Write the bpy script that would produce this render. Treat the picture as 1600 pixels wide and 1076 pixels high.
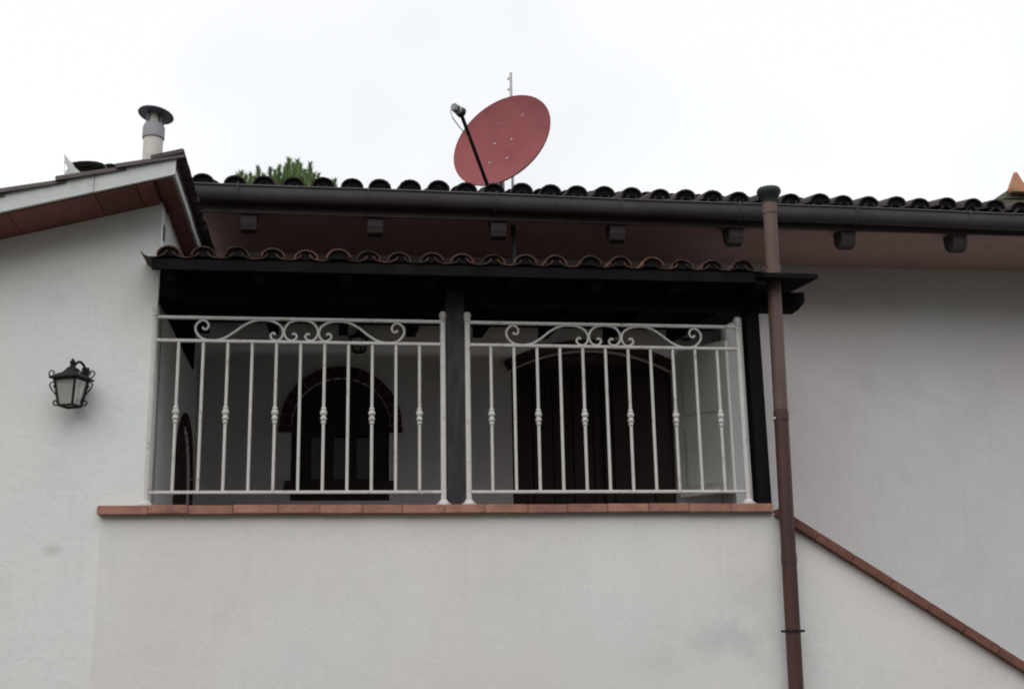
import bpy, bmesh, math, random
from mathutils import Vector, Matrix

# ------------------------------------------------------------------ scene, camera, light
scene = bpy.context.scene
for o in list(bpy.data.objects):
    bpy.data.objects.remove(o, do_unlink=True)
COL = scene.collection
RNG = random.Random(11)

YAW, PITCH, ROLL = [math.radians(a) for a in (8.32, 13.89, -1.1446)]
FPX, CAM = 1924.7, Vector((0, -7.4, 1.6))
FW = Vector((math.sin(YAW)*math.cos(PITCH), math.cos(YAW)*math.cos(PITCH), math.sin(PITCH)))
r0 = Vector((math.cos(YAW), -math.sin(YAW), 0)); u0 = r0.cross(FW)
RT = r0*math.cos(ROLL) + u0*math.sin(ROLL); UP = -r0*math.sin(ROLL) + u0*math.cos(ROLL)
cd = bpy.data.cameras.new('camera'); cam = bpy.data.objects.new('camera', cd); COL.objects.link(cam)
cd.sensor_fit = 'HORIZONTAL'; cd.sensor_width = 36; cd.lens = 36*FPX/1600
cd.clip_start = .05; cd.clip_end = 2000
M = Matrix.Identity(4)
for i in range(3):
    M[i][0], M[i][1], M[i][2], M[i][3] = RT[i], UP[i], -FW[i], CAM[i]
cam.matrix_world = M
scene.camera = cam

def ray(px, py):
    return FW + RT*((px-800)/FPX) - UP*((py-538)/FPX)
def atY(px, py, Y):
    d = ray(px, py); return CAM + d*((Y-CAM.y)/d.y)

world = bpy.data.worlds.new('World'); scene.world = world; world.use_nodes = True
nt = world.node_tree; nt.nodes.clear()
SUN_EL, SUN_ROT = math.radians(58), math.radians(200)
sky = nt.nodes.new('ShaderNodeTexSky'); sky.sky_type = 'NISHITA'; sky.sun_disc = False
sky.sun_elevation = SUN_EL; sky.sun_rotation = SUN_ROT
tc = nt.nodes.new('ShaderNodeTexCoord')
ns = nt.nodes.new('ShaderNodeTexNoise'); ns.inputs['Scale'].default_value = 2.2; ns.inputs['Detail'].default_value = 3
ns.inputs['Roughness'].default_value = .45
rp = nt.nodes.new('ShaderNodeValToRGB')
rp.color_ramp.elements[0].position = .38; rp.color_ramp.elements[0].color = (5.6, 5.7, 5.95, 1)
rp.color_ramp.elements[1].position = .55; rp.color_ramp.elements[1].color = (6.75, 6.8, 6.9, 1)
mx = nt.nodes.new('ShaderNodeMixRGB'); mx.inputs[0].default_value = .93       # overcast: cloud covers the blue
bg = nt.nodes.new('ShaderNodeBackground'); bg.inputs[1].default_value = .1
wo = nt.nodes.new('ShaderNodeOutputWorld')
L = nt.links.new
L(tc.outputs['Generated'], ns.inputs['Vector']); L(ns.outputs['Fac'], rp.inputs[0])
L(sky.outputs[0], mx.inputs[1]); L(rp.outputs[0], mx.inputs[2]); L(mx.outputs[0], bg.inputs[0]); L(bg.outputs[0], wo.inputs[0])

sl = bpy.data.lights.new('sun', 'SUN'); sl.energy = 1.35; sl.angle = math.radians(80); sl.color = (1, .98, .95)
so = bpy.data.objects.new('sun', sl); COL.objects.link(so)
sd = Vector((-.32, -.80, 1.0)).normalized()
so.rotation_euler = sd.to_track_quat('Z', 'Y').to_euler()

vs = scene.view_settings
vs.view_transform = 'Standard'; vs.look = 'None'; vs.exposure = .64; vs.gamma = 1; vs.use_curve_mapping = False
scene.render.engine = 'CYCLES'
scene.cycles.pixel_filter_type = 'BLACKMAN_HARRIS'; scene.cycles.filter_width = 2.0

# ------------------------------------------------------------------ materials
def mat(name, c1, c2=None, scale=6, rough=.8, bump=0, bscale=60, metal=0, stretch=(1, 1, 1), spec=.3,
        dirt=None, dscale=1.2, dpos=(.55, .75), bdist=.01, rand=0):
    m = bpy.data.materials.new(name); m.use_nodes = True
    t = m.node_tree; N = t.nodes; b = N['Principled BSDF']
    b.inputs['Roughness'].default_value = rough; b.inputs['Metallic'].default_value = metal
    b.inputs['Specular IOR Level'].default_value = spec
    co = N.new('ShaderNodeTexCoord'); mp = N.new('ShaderNodeMapping'); mp.inputs['Scale'].default_value = stretch
    t.links.new(co.outputs['Object'], mp.inputs['Vector'])
    vec = mp.outputs[0]
    if rand:                                      # each piece gets its own offset and tone
        oi = N.new('ShaderNodeObjectInfo'); va = N.new('ShaderNodeVectorMath'); va.operation = 'ADD'
        mu = N.new('ShaderNodeMath'); mu.operation = 'MULTIPLY'; mu.inputs[1].default_value = 40
        t.links.new(oi.outputs['Random'], mu.inputs[0]); t.links.new(vec, va.inputs[0]); t.links.new(mu.outputs[0], va.inputs[1])
        vec = va.outputs[0]
    n = N.new('ShaderNodeTexNoise'); n.inputs['Scale'].default_value = scale; n.inputs['Detail'].default_value = 6
    n.inputs['Roughness'].default_value = .6
    t.links.new(vec, n.inputs['Vector'])
    ra = N.new('ShaderNodeValToRGB'); ra.color_ramp.elements[0].position = .3; ra.color_ramp.elements[1].position = .7
    ra.color_ramp.elements[0].color = (*c1, 1); ra.color_ramp.elements[1].color = (*(c2 or c1), 1)
    t.links.new(n.outputs['Fac'], ra.inputs[0]); col = ra.outputs[0]
    if dirt:
        n2 = N.new('ShaderNodeTexNoise'); n2.inputs['Scale'].default_value = dscale; n2.inputs['Detail'].default_value = 8
        n2.inputs['Roughness'].default_value = .65
        t.links.new(vec, n2.inputs['Vector'])
        r2 = N.new('ShaderNodeMapRange'); r2.inputs[1].default_value = dpos[0]; r2.inputs[2].default_value = dpos[1]
        t.links.new(n2.outputs['Fac'], r2.inputs[0])
        mm = N.new('ShaderNodeMixRGB'); mm.inputs[2].default_value = (*dirt, 1)
        t.links.new(r2.outputs[0], mm.inputs[0]); t.links.new(col, mm.inputs[1]); col = mm.outputs[0]
    if rand:
        hv = N.new('ShaderNodeHueSaturation'); mr = N.new('ShaderNodeMapRange')
        mr.inputs[3].default_value = 1-rand; mr.inputs[4].default_value = 1+rand
        t.links.new(oi.outputs['Random'], mr.inputs[0]); t.links.new(mr.outputs[0], hv.inputs['Value'])
        t.links.new(col, hv.inputs['Color']); col = hv.outputs[0]
    t.links.new(col, b.inputs['Base Color'])
    if bump:
        n3 = N.new('ShaderNodeTexNoise'); n3.inputs['Scale'].default_value = bscale; n3.inputs['Detail'].default_value = 5
        t.links.new(vec, n3.inputs['Vector'])
        bp = N.new('ShaderNodeBump'); bp.inputs['Strength'].default_value = bump; bp.inputs['Distance'].default_value = bdist
        t.links.new(n3.outputs['Fac'], bp.inputs['Height']); t.links.new(bp.outputs[0], b.inputs['Normal'])
    return m

def plaster(name, c1, c2, stain, trowel=.5, spots=()):
    """painted render: large tone drift, streaky trowel relief, grain, and a few stains of their own shape"""
    m = mat(name, c1, c2, scale=1.3, rough=.9, spec=.15, dirt=stain, dscale=2.3, dpos=(.56, .95))
    t = m.node_tree; N = t.nodes; b = N['Principled BSDF']
    co = N.new('ShaderNodeTexCoord')
    mp = N.new('ShaderNodeMapping'); mp.inputs['Scale'].default_value = (.85, 1, 1.12)
    t.links.new(co.outputs['Object'], mp.inputs[0])
    a = N.new('ShaderNodeTexNoise'); a.inputs['Scale'].default_value = 11; a.inputs['Detail'].default_value = 6; a.inputs['Distortion'].default_value = .8
    t.links.new(mp.outputs[0], a.inputs[0])
    g = N.new('ShaderNodeTexNoise'); g.inputs['Scale'].default_value = 90; g.inputs['Detail'].default_value = 4
    t.links.new(co.outputs['Object'], g.inputs[0])
    b1 = N.new('ShaderNodeBump'); b1.inputs['Strength'].default_value = trowel; b1.inputs['Distance'].default_value = .008
    b2 = N.new('ShaderNodeBump'); b2.inputs['Strength'].default_value = .35; b2.inputs['Distance'].default_value = .004
    t.links.new(a.outputs['Fac'], b1.inputs['Height']); t.links.new(g.outputs['Fac'], b2.inputs['Height'])
    t.links.new(b1.outputs[0], b2.inputs['Normal']); t.links.new(b2.outputs[0], b.inputs['Normal'])
    col = b.inputs['Base Color'].links[0].from_socket
    hn = N.new('ShaderNodeTexNoise'); hn.inputs['Scale'].default_value = .9; hn.inputs['Detail'].default_value = 5
    t.links.new(co.outputs['Object'], hn.inputs[0])
    hr = N.new('ShaderNodeValToRGB'); hr.color_ramp.elements[0].position = .35; hr.color_ramp.elements[1].position = .66
    hr.color_ramp.elements[0].color = (.965, 1, 1, 1); hr.color_ramp.elements[1].color = (1.0, .955, .95, 1)
    t.links.new(hn.outputs['Fac'], hr.inputs[0])
    hm = N.new('ShaderNodeMixRGB'); hm.blend_type = 'MULTIPLY'; hm.inputs[0].default_value = 1
    t.links.new(col, hm.inputs[1]); t.links.new(hr.outputs[0], hm.inputs[2]); col = hm.outputs[0]
    sm_ = N.new('ShaderNodeMapping'); sm_.inputs['Scale'].default_value = (11, 1, .7); t.links.new(co.outputs['Object'], sm_.inputs[0])
    sn = N.new('ShaderNodeTexNoise'); sn.inputs['Scale'].default_value = 1; sn.inputs['Detail'].default_value = 6; sn.inputs['Roughness'].default_value = .65
    t.links.new(sm_.outputs[0], sn.inputs[0])
    sr = N.new('ShaderNodeMapRange'); sr.inputs[1].default_value = .56; sr.inputs[2].default_value = .86; sr.inputs[4].default_value = .24
    t.links.new(sn.outputs['Fac'], sr.inputs[0])
    sx = N.new('ShaderNodeMixRGB'); sx.inputs[2].default_value = (*[q*.8 for q in stain], 1)      # rain streaks
    t.links.new(sr.outputs[0], sx.inputs[0]); t.links.new(col, sx.inputs[1]); col = sx.outputs[0]
    fm = N.new('ShaderNodeTexNoise'); fm.inputs['Scale'].default_value = 34; fm.inputs['Detail'].default_value = 8; fm.inputs['Roughness'].default_value = .75
    t.links.new(mp.outputs[0], fm.inputs[0])
    fr = N.new('ShaderNodeMapRange'); fr.inputs[1].default_value = .3; fr.inputs[2].default_value = .7; fr.inputs[3].default_value = .945; fr.inputs[4].default_value = 1.035
    t.links.new(fm.outputs['Fac'], fr.inputs[0])
    fx_ = N.new('ShaderNodeMixRGB'); fx_.blend_type = 'MULTIPLY'; fx_.inputs[0].default_value = 1
    t.links.new(col, fx_.inputs[1]); t.links.new(fr.outputs[0], fx_.inputs[2]); col = fx_.outputs[0]
    for (x, y, z, rx, rz, amt, cc) in spots:
        ma = N.new('ShaderNodeMapping'); ma.vector_type = 'POINT'
        ma.inputs['Location'].default_value = (-x/rx, -y, -z/rz); ma.inputs['Scale'].default_value = (1/rx, 1, 1/rz)
        t.links.new(co.outputs['Object'], ma.inputs[0])
        ln = N.new('ShaderNodeVectorMath'); ln.operation = 'LENGTH'; t.links.new(ma.outputs[0], ln.inputs[0])
        nn = N.new('ShaderNodeTexNoise'); nn.inputs['Scale'].default_value = 7; nn.inputs['Detail'].default_value = 7
        t.links.new(co.outputs['Object'], nn.inputs[0])
        ad = N.new('ShaderNodeMath'); ad.operation = 'MULTIPLY_ADD'; ad.inputs[1].default_value = 1.6
        t.links.new(nn.outputs['Fac'], ad.inputs[0]); t.links.new(ln.outputs['Value'], ad.inputs[2])
        rr = N.new('ShaderNodeMapRange'); rr.inputs[1].default_value = 1.75; rr.inputs[2].default_value = .7
        rr.inputs[3].default_value = 0; rr.inputs[4].default_value = amt
        t.links.new(ad.outputs[0], rr.inputs[0])
        mm = N.new('ShaderNodeMixRGB'); mm.inputs[2].default_value = (*cc, 1)
        t.links.new(rr.outputs[0], mm.inputs[0]); t.links.new(col, mm.inputs[1]); col = mm.outputs[0]
    t.links.new(col, b.inputs['Base Color'])
    return m

GREY = (.30, .29, .30)
m_wing = plaster('plaster_wing', (.67, .685, .675), (.72, .725, .71), (.56, .56, .55), .42,
                 [(-1.62, .03, 2.2, .10, .05, .5, GREY), (-1.08, .03, 4.05, .05, .3, .5, (.45, .42, .38))])
m_par = plaster('plaster_parapet', (.645, .625, .615), (.70, .68, .67), (.56, .54, .535), .25,
                [(2.35, 0, 1.63, .32, .16, .30, GREY), (2.55, 0, 1.9, .3, .3, .18, GREY), (1.9, 0, 1.5, .35, .12, .14, GREY),
                 (1.0, 0, 2.0, .5, .3, .2, (.42, .40, .40))])
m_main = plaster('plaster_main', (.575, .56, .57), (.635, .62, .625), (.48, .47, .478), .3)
m_scop = mat('weathered_stair_coping', (.11, .048, .038), (.19, .085, .06), scale=9, rough=.85, bump=.3, bscale=40, dirt=(.07, .035, .03), dscale=5, dpos=(.5, .75), rand=.10)
m_cop = mat('terracotta_coping', (.25, .115, .085), (.35, .18, .13), scale=9, rough=.75, bump=.3, bscale=40, dirt=(.15, .075, .06), dscale=5, dpos=(.50, .78), rand=.09)
m_tile = mat('terracotta_porch_tile', (.060, .030, .022), (.115, .050, .032), scale=14, rough=.85, bump=.4, bscale=50, dirt=(.040, .030, .022), dscale=9, dpos=(.45, .62), rand=.4)
m_old = mat('weathered_roof_tile', (.035, .028, .03), (.065, .048, .046), scale=12, rough=.9, bump=.4, bscale=50, dirt=(.05, .055, .04), dscale=8, dpos=(.5, .7), rand=.4)
m_wingtile = mat('weathered_wing_tile', (.055, .045, .05), (.09, .068, .068), scale=12, rough=.85, bump=.4, bscale=50, dirt=(.07, .07, .05), dscale=8, dpos=(.5, .7), rand=.2)
m_brick = mat('brick_arch', (.040, .022, .020), (.058, .031, .028), scale=14, rough=.9, bump=.4, rand=.2)
m_soff = mat('terracotta_soffit', (.155, .058, .055), (.20, .08, .072), scale=8, rough=.85, bump=.25, dirt=(.10, .05, .05), dscale=4, rand=.12)
m_psoff = mat('brown_soffit', (.38, .25, .24), (.44, .30, .285), scale=7, rough=.9, bump=.2)
m_fascia = mat('mortar_fascia', (.50, .52, .51), (.60, .62, .60), scale=5, rough=.9, bump=.4, bscale=35, dirt=(.33, .34, .33), dscale=5, dpos=(.5, .8))
m_wood = mat('dark_stained_wood', (.007, .0065, .008), (.013, .012, .014), scale=5, rough=.95, bump=.3, bscale=25, stretch=(1, 1, .15), spec=.05)
m_post = mat('dark_post_wood', (.022, .019, .023), (.05, .045, .05), scale=22, rough=.75, bump=.5, bscale=30, stretch=(1, 1, .3), spec=.2)
m_raft = mat('rafter_wood', (.045, .034, .036), (.065, .05, .052), scale=9, rough=.8, stretch=(1, .2, 1))
m_white = mat('white_painted_iron', (.50, .49, .475), (.57, .555, .54), scale=18, rough=.45, bump=.1, dirt=(.30, .24, .19), dscale=16, dpos=(.58, .72))
m_gut = mat('grey_brown_gutter', (.040, .037, .039), (.066, .06, .062), scale=5, rough=.65, metal=.1, dirt=(.05, .045, .045), dscale=7, dpos=(.45, .75), stretch=(.6, 1, 1))
m_pipe = mat('brown_pipe', (.052, .024, .022), (.072, .032, .029), scale=7, rough=.5, spec=.3, dirt=(.045, .020, .019), dscale=4, stretch=(1, 1, .35))
m_pipe2 = mat('sky_tinted_brown_pipe', (.095, .058, .052), (.125, .078, .068), scale=7, rough=.55, spec=.3, dirt=(.065, .04, .037), dscale=5, stretch=(1, 1, .35))  # upper lengths: sky reflection put into a lighter, greyer brown
m_black = mat('black_iron', (.006, .006, .008), (.013, .012, .015), scale=20, rough=.6, spec=.25)
m_capd = mat('dark_cap', (.012, .017, .017), (.025, .032, .03), scale=14, rough=.6, spec=.3)
m_dish = mat('red_dish_paint', (.195, .050, .053), (.235, .064, .066), scale=3, rough=.7, spec=.2, dirt=(.15, .045, .048), dscale=4, dpos=(.5, .9))
m_letter = mat('worn_lettering', (.27, .12, .12), (.23, .085, .085), scale=30, rough=.6)
m_galv = mat('galvanised_steel', (.36, .37, .36), (.46, .47, .45), scale=12, rough=.5, metal=.3)
m_flue = mat('cream_flue', (.50, .48, .44), (.58, .56, .52), scale=8, rough=.6, dirt=(.38, .35, .31), dscale=6)
m_collar = mat('grey_flue_collar', (.22, .21, .23), (.29, .28, .30), scale=9, rough=.5)
m_cowl = mat('grey_flue_cap', (.085, .085, .11), (.13, .13, .155), scale=9, rough=.5)
m_shut = mat('white_shutter', (.82, .84, .80), (.88, .90, .86), scale=5, rough=.6)
m_dwood = mat('dark_window_wood', (.018, .010, .009), (.035, .018, .016), scale=6, rough=.6, stretch=(1, 1, .2))
m_need = mat('pine_needles', (.085, .15, .05), (.16, .24, .085), scale=4, rough=.7)
m_bark = mat('pine_bark', (.09, .06, .045), (.16, .11, .08), scale=14, rough=.95, bump=.6)
m_moss = mat('mossy_render', (.045, .055, .03), (.12, .11, .085), scale=9, rough=.95, bump=.5)
m_otile = mat('orange_cap_tile', (.40, .17, .10), (.48, .24, .15), scale=9, rough=.85, bump=.3, dirt=(.22, .20, .09), dscale=6, dpos=(.45, .65))
m_ground = mat('dark_gravel_ground', (.06, .06, .045), (.10, .095, .075), scale=9, rough=.95, bump=.5, bscale=80)
m_floor = mat('balcony_floor_tile', (.20, .18, .17), (.25, .225, .215), scale=5, rough=.6)
m_leaf = mat('tree_leaves', (.03, .055, .018), (.06, .10, .03), scale=2, rough=.7)
m_glass = bpy.data.materials.new('window_glass'); m_glass.use_nodes = True
_b = m_glass.node_tree.nodes['Principled BSDF']; _b.inputs['Base Color'].default_value = (.05, .05, .055, 1); _b.inputs['Roughness'].default_value = .12
m_lglass = bpy.data.materials.new('frosted_lantern_glass'); m_lglass.use_nodes = True
_b = m_lglass.node_tree.nodes['Principled BSDF']; _b.inputs['Base Color'].default_value = (.42, .42, .38, 1); _b.inputs['Roughness'].default_value = .35
_b.inputs['Transmission Weight'].default_value = .35

# ------------------------------------------------------------------ helpers
LOC = {}
def empty(name, loc, label, cat, group=None):
    o = bpy.data.objects.new(name, None); COL.objects.link(o); o.location = loc; o.empty_display_size = .1
    tag(o, label, cat, group); LOC[o] = Matrix.Translation(Vector(loc)); return o
def tag(o, label=None, cat=None, group=None, kind=None):
    if label: o['label'] = label
    if cat: o['category'] = cat
    if group: o['group'] = group
    if kind: o['kind'] = kind
    return o
def link(name, me, parent=None, mw=None):
    o = bpy.data.objects.new(name, me); COL.objects.link(o)
    mw = mw or Matrix.Identity(4)
    if parent is not None:
        o.parent = parent; o.matrix_parent_inverse = LOC[parent].inverted()
    o.matrix_basis = mw; LOC[o] = mw
    return o
def to_mesh(name, bm, m, smooth=False):
    bmesh.ops.recalc_face_normals(bm, faces=bm.faces)
    me = bpy.data.meshes.new(name); bm.to_mesh(me); bm.free()
    if m: me.materials.append(m)
    if smooth:
        for p in me.polygons: p.use_smooth = True
        me.set_sharp_from_angle(angle=math.radians(38))
    return me
def obj(name, bm, m, parent=None, smooth=False):
    return link(name, to_mesh(name, bm, m, smooth), parent)
def box(bm, x0, x1, y0, y1, z0, z1, mtx=None, bev=0):
    vs_ = [bm.verts.new((x, y, z)) for z in (z0, z1) for y in (y0, y1) for x in (x0, x1)]
    fs = [(0, 1, 3, 2), (4, 6, 7, 5), (0, 4, 5, 1), (2, 3, 7, 6), (0, 2, 6, 4), (1, 5, 7, 3)]
    faces = [bm.faces.new([vs_[i] for i in f]) for f in fs]
    if bev:
        es = list({e for f in faces for e in f.edges})
        res = bmesh.ops.bevel(bm, geom=es, offset=bev, segments=2, affect='EDGES')
        vs_ = list({v for f in res['faces'] for v in f.verts} | {v for v in vs_ if v.is_valid})
    if mtx:
        for v in vs_: v.co = mtx @ v.co
    return vs_
def bx(name, a, m, parent, bev=0, mtx=None):
    bm = bmesh.new(); box(bm, *a, mtx=mtx, bev=bev); return obj(name, bm, m, parent)
def prism(name, pts, axis, a, b, m, parent=None):
    """polygon pts (2D) extruded a..b along an axis: 'y' -> (x,z), 'x' -> (y,z)"""
    bm = bmesh.new()
    f3 = (lambda p, t: (p[0], t, p[1])) if axis == 'y' else (lambda p, t: (t, p[0], p[1]))
    A = [bm.verts.new(f3(p, a)) for p in pts]; B = [bm.verts.new(f3(p, b)) for p in pts]
    bm.faces.new(A); bm.faces.new(B[::-1]); n = len(pts)
    for i in range(n): bm.faces.new((A[i], A[(i+1) % n], B[(i+1) % n], B[i]))
    return obj(name, bm, m, parent)
def wall_mesh(name, outline, holes, axis, a, b, m):
    cu = bpy.data.curves.new('tmp', 'CURVE'); cu.dimensions = '2D'; cu.fill_mode = 'BOTH'; cu.extrude = abs(b-a)/2
    for poly in [outline]+holes:
        sp = cu.splines.new('POLY'); sp.points.add(len(poly)-1); sp.use_cyclic_u = True
        for p, q in zip(sp.points, poly): p.co = (q[0], q[1], 0, 1)
    o = bpy.data.objects.new('tmp', cu); COL.objects.link(o)
    me = bpy.data.meshes.new_from_object(o.evaluated_get(bpy.context.evaluated_depsgraph_get()))
    bpy.data.objects.remove(o); bpy.data.curves.remove(cu)
    bm = bmesh.new(); bm.from_mesh(me); bpy.data.meshes.remove(me)
    mid = (a+b)/2
    for v in bm.verts:
        x, y, z = v.co
        v.co = (x, mid+z, y) if axis == 'y' else (mid+z, x, y)
    bmesh.ops.remove_doubles(bm, verts=bm.verts, dist=1e-5)
    return to_mesh(name, bm, m)
def tube(bm, pts, rad, n=8, caps=True, sq=False):
    pts = [Vector(p) for p in pts]; rs = rad if isinstance(rad, (list, tuple)) else [rad]*len(pts)
    T0 = (pts[1]-pts[0]).normalized()
    ref = Vector((0, 0, 1)) if abs(T0.z) < .9 else Vector((1, 0, 0))
    N0 = (ref - T0*ref.dot(T0)).normalized(); rings = []
    for i, p in enumerate(pts):
        T = (pts[min(i+1, len(pts)-1)]-pts[max(i-1, 0)]).normalized()
        N0 = (N0 - T*N0.dot(T)).normalized(); B = T.cross(N0)
        rings.append([bm.verts.new(p+(N0*math.cos(a)+B*math.sin(a))*rs[i]) for a in [2*math.pi*(k+.5)/n for k in range(n)]])
    for A, B_ in zip(rings, rings[1:]):
        for k in range(n): bm.faces.new((A[k], A[(k+1) % n], B_[(k+1) % n], B_[k]))
    if caps: bm.faces.new(rings[0][::-1]); bm.faces.new(rings[-1])
def tb(name, pts, rad, m, parent, n=8, smooth=True):
    bm = bmesh.new(); tube(bm, pts, rad, n); return obj(name, bm, m, parent, smooth)
def lathe(bm, prof, c, n=20, mtx=None):
    rings = []
    for r, z in prof:
        rings.append([bm.verts.new((r*math.cos(2*math.pi*k/n), r*math.sin(2*math.pi*k/n), z)) for k in range(n)] if r > 1e-5 else [bm.verts.new((0, 0, z))])
    for A, B in zip(rings, rings[1:]):
        for k in range(n):
            a0, a1 = A[k % len(A)], A[(k+1) % len(A)]; b0, b1 = B[k % len(B)], B[(k+1) % len(B)]
            f = [a0, a1, b1, b0]; f = [v for i, v in enumerate(f) if v not in f[:i]]
            if len(f) > 2: bm.faces.new(f)
    for R_ in (rings[0], rings[-1]):
        if len(R_) > 2: bm.faces.new(R_)
    X = Matrix.Translation(Vector(c)) @ (mtx or Matrix.Identity(4))
    for R_ in rings:
        for v in R_: v.co = X @ v.co
def lt(name, prof, c, m, parent, n=20, mtx=None):
    bm = bmesh.new(); lathe(bm, prof, c, n, mtx); return obj(name, bm, m, parent, True)
def smooth_path(P, k=6):
    P = [Vector(p) for p in P]; out = []
    for i in range(len(P)-1):
        a, b, c, d = P[max(i-1, 0)], P[i], P[i+1], P[min(i+2, len(P)-1)]
        for j in range(k):
            t = j/k
            out.append(.5*((2*b)+(c-a)*t+(2*a-5*b+4*c-d)*t*t+(3*b-a-3*c+d)*t**3))
    return out+[P[-1]]

m_plug = mat('dark_tile_plug', (.010, .009, .011), (.020, .017, .019), scale=20, rough=.95, spec=.1)  # near-black face set just inside the mouths of the front tiles
# curved roof tile: half tube, wide end at y=0, narrow end at y=length; up=+1 cover, -1 pan
def tile_mesh(name, r_a, r_b, length, h=.8, th=.013, up=1, n=9, m=None, seed=0, plug=None):
    rg = random.Random(seed); bm = bmesh.new(); rings = []
    for y, r in ((0, r_a), (length*.5, (r_a+r_b)/2), (length, r_b)):
        ring = []
        for rr in (r, r-th):
            row = []
            for k in range(n):
                a = math.pi*k/(n-1)
                j = (rg.random()-.5)*.004 if y == 0 else 0
                row.append(bm.verts.new((-rr*math.cos(a), y+j*2, up*(rr*math.sin(a)*h))))
            ring.append(row)
        rings.append(ring)
    for A, B in zip(rings, rings[1:]):
        for s in (0, 1):
            for k in range(n-1): bm.faces.new((A[s][k], A[s][k+1], B[s][k+1], B[s][k]))
        for k in (0, n-1): bm.faces.new((A[0][k], A[1][k], B[1][k], B[0][k]))
    for R_ in (rings[0], rings[-1]):
        for k in range(n-1): bm.faces.new((R_[0][k], R_[0][k+1], R_[1][k+1], R_[1][k]))
    if plug:
        rr = r_a-th*.7; f = bm.faces.new([bm.verts.new((-rr*math.cos(math.pi*k/(n-1)), .017+.006*rg.random(), up*rr*math.sin(math.pi*k/(n-1))*h)) for k in range(n)])
        f.material_index = 1
    me = to_mesh(name, bm, m, True)
    if plug: me.materials.append(plug)
    return me
def join_field(name, items, m, parent):
    """many tiles too far up the slope to pick apart: joined into one mesh"""
    bm = bmesh.new()
    for me, mw in items:
        n0 = len(bm.verts); bm.from_mesh(me); bm.verts.ensure_lookup_table()
        for v in bm.verts[n0:]: v.co = mw @ v.co
    o = obj(name, bm, m, parent, True); o['kind'] = 'stuff'; return o

# ------------------------------------------------------------------ ground
bm = bmesh.new()
for v in ((-300, -300, 0), (300, -300, 0), (300, 300, 0), (-300, 300, 0)): bm.verts.new(v)
bm.faces.new(bm.verts[:]); tag(obj('ground', bm, m_ground), kind='structure')

# ------------------------------------------------------------------ main house
WY = 1.93                                                   # plane of the main wall
house = empty('house', (2.5, WY, 0), 'pale rendered house with curved-tile roof behind the porch and stairs', 'house')
def arc(cx, cz, r, a0, a1, n):
    return [(cx+r*math.cos(math.radians(a0+(a1-a0)*i/n)), cz+r*math.sin(math.radians(a0+(a1-a0)*i/n))) for i in range(n+1)]
BY = 2.3; RXE = 3.12                                       # back wall of the porch recess, its right-hand end
A1x, A1r, A1s = .04, .39, 3.34                             # arched window: centre, radius, springing
hole1 = [(A1x-A1r, 2.75), (A1x+A1r, 2.75)] + arc(A1x, A1s, A1r, 0, 180, 16)
# segmental-headed window
W2a, W2b, W2s, W2c = 1.405, 2.76, 3.81, 3.985
half = (W2b-W2a)/2; rise = W2c-W2s; R2 = (half*half+rise*rise)/(2*rise); C2x, C2z = (W2a+W2b)/2, W2c-R2
ang = math.degrees(math.asin(half/R2))
hole2 = [(W2a, 2.50), (W2b, 2.50)] + arc(C2x, C2z, R2, 90-ang, 90+ang, 12)
ZT = 4.94; LZ = 4.13
link('wall', wall_mesh('wall', [(-1.3, LZ), (RXE, LZ), (RXE, 0), (7.0, 0), (7.0, ZT), (-1.3, ZT)], [], 'y', WY, WY+.25, m_main), house)
link('porch_wall', wall_mesh('porch_wall', [(-1.3, 0), (RXE+.2, 0), (RXE+.2, 4.36), (-1.3, 4.36)], [hole1, hole2], 'y', BY, BY+.25, m_main), house)
bx('return_wall', (RXE, RXE+.2, WY+.251, BY-.001, 0, 4.36), m_main, house)
bx('porch_ceiling', (-1.08, RXE+.1, WY+.252, BY+.2, 4.362, 4.46), m_main, house)
bx('rear_room_wall', (-1.3, 7.0, BY+2.2, BY+2.4, 0, ZT), m_main, house)
bx('gable_wall', (6.8, 7.0, WY+.26, BY+2.19, 0, ZT), m_main, house)

# arched window with brick head
win = bx('arched_window', (A1x-.385, A1x+.385, BY+0.050, BY+0.080, 2.755, 3.725), m_dwood, house)
for cx in (A1x-.265, A1x-.09, A1x+.09, A1x+.265):
    bx('stile', (cx-.033, cx+.033, BY+0.025, BY+0.048, 2.76, 3.33), m_dwood, win, .004)
for x0, x1 in ((A1x-.055, A1x+.055), (A1x+.125, A1x+.23), (A1x-.23, A1x-.125)):
    bx('pane', (x0, x1, BY+0.038, BY+0.047, 2.92, 3.25), m_glass, win)
bx('transom', (A1x-.375, A1x+.375, BY+0.015, BY+0.047, 3.26, 3.33), m_dwood, win, .004)
bx('sill', (A1x-.43, A1x+.43, BY-.07, BY+.012, 2.83, 2.90), m_dwood, win, .008)
nb = 15
for i in range(nb):
    a0 = math.pi*i/nb+.010; a1 = math.pi*(i+1)/nb-.010
    pts = [(A1x+rr*math.cos(a), A1s+rr*math.sin(a)) for rr, a in ((A1r+.001, a0), (A1r+.090, a0), (A1r+.090, a1), (A1r+.001, a1))]
    prism('brick', pts, 'y', BY-.018-RNG.random()*.006, BY+.10, m_brick, win)
for s in (-1, 1):
    bx('impost', (A1x+s*.43-.055, A1x+s*.43+.055, BY-.03, BY-.001, A1s-.055, A1s-.004), m_brick, win, .006)
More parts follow.
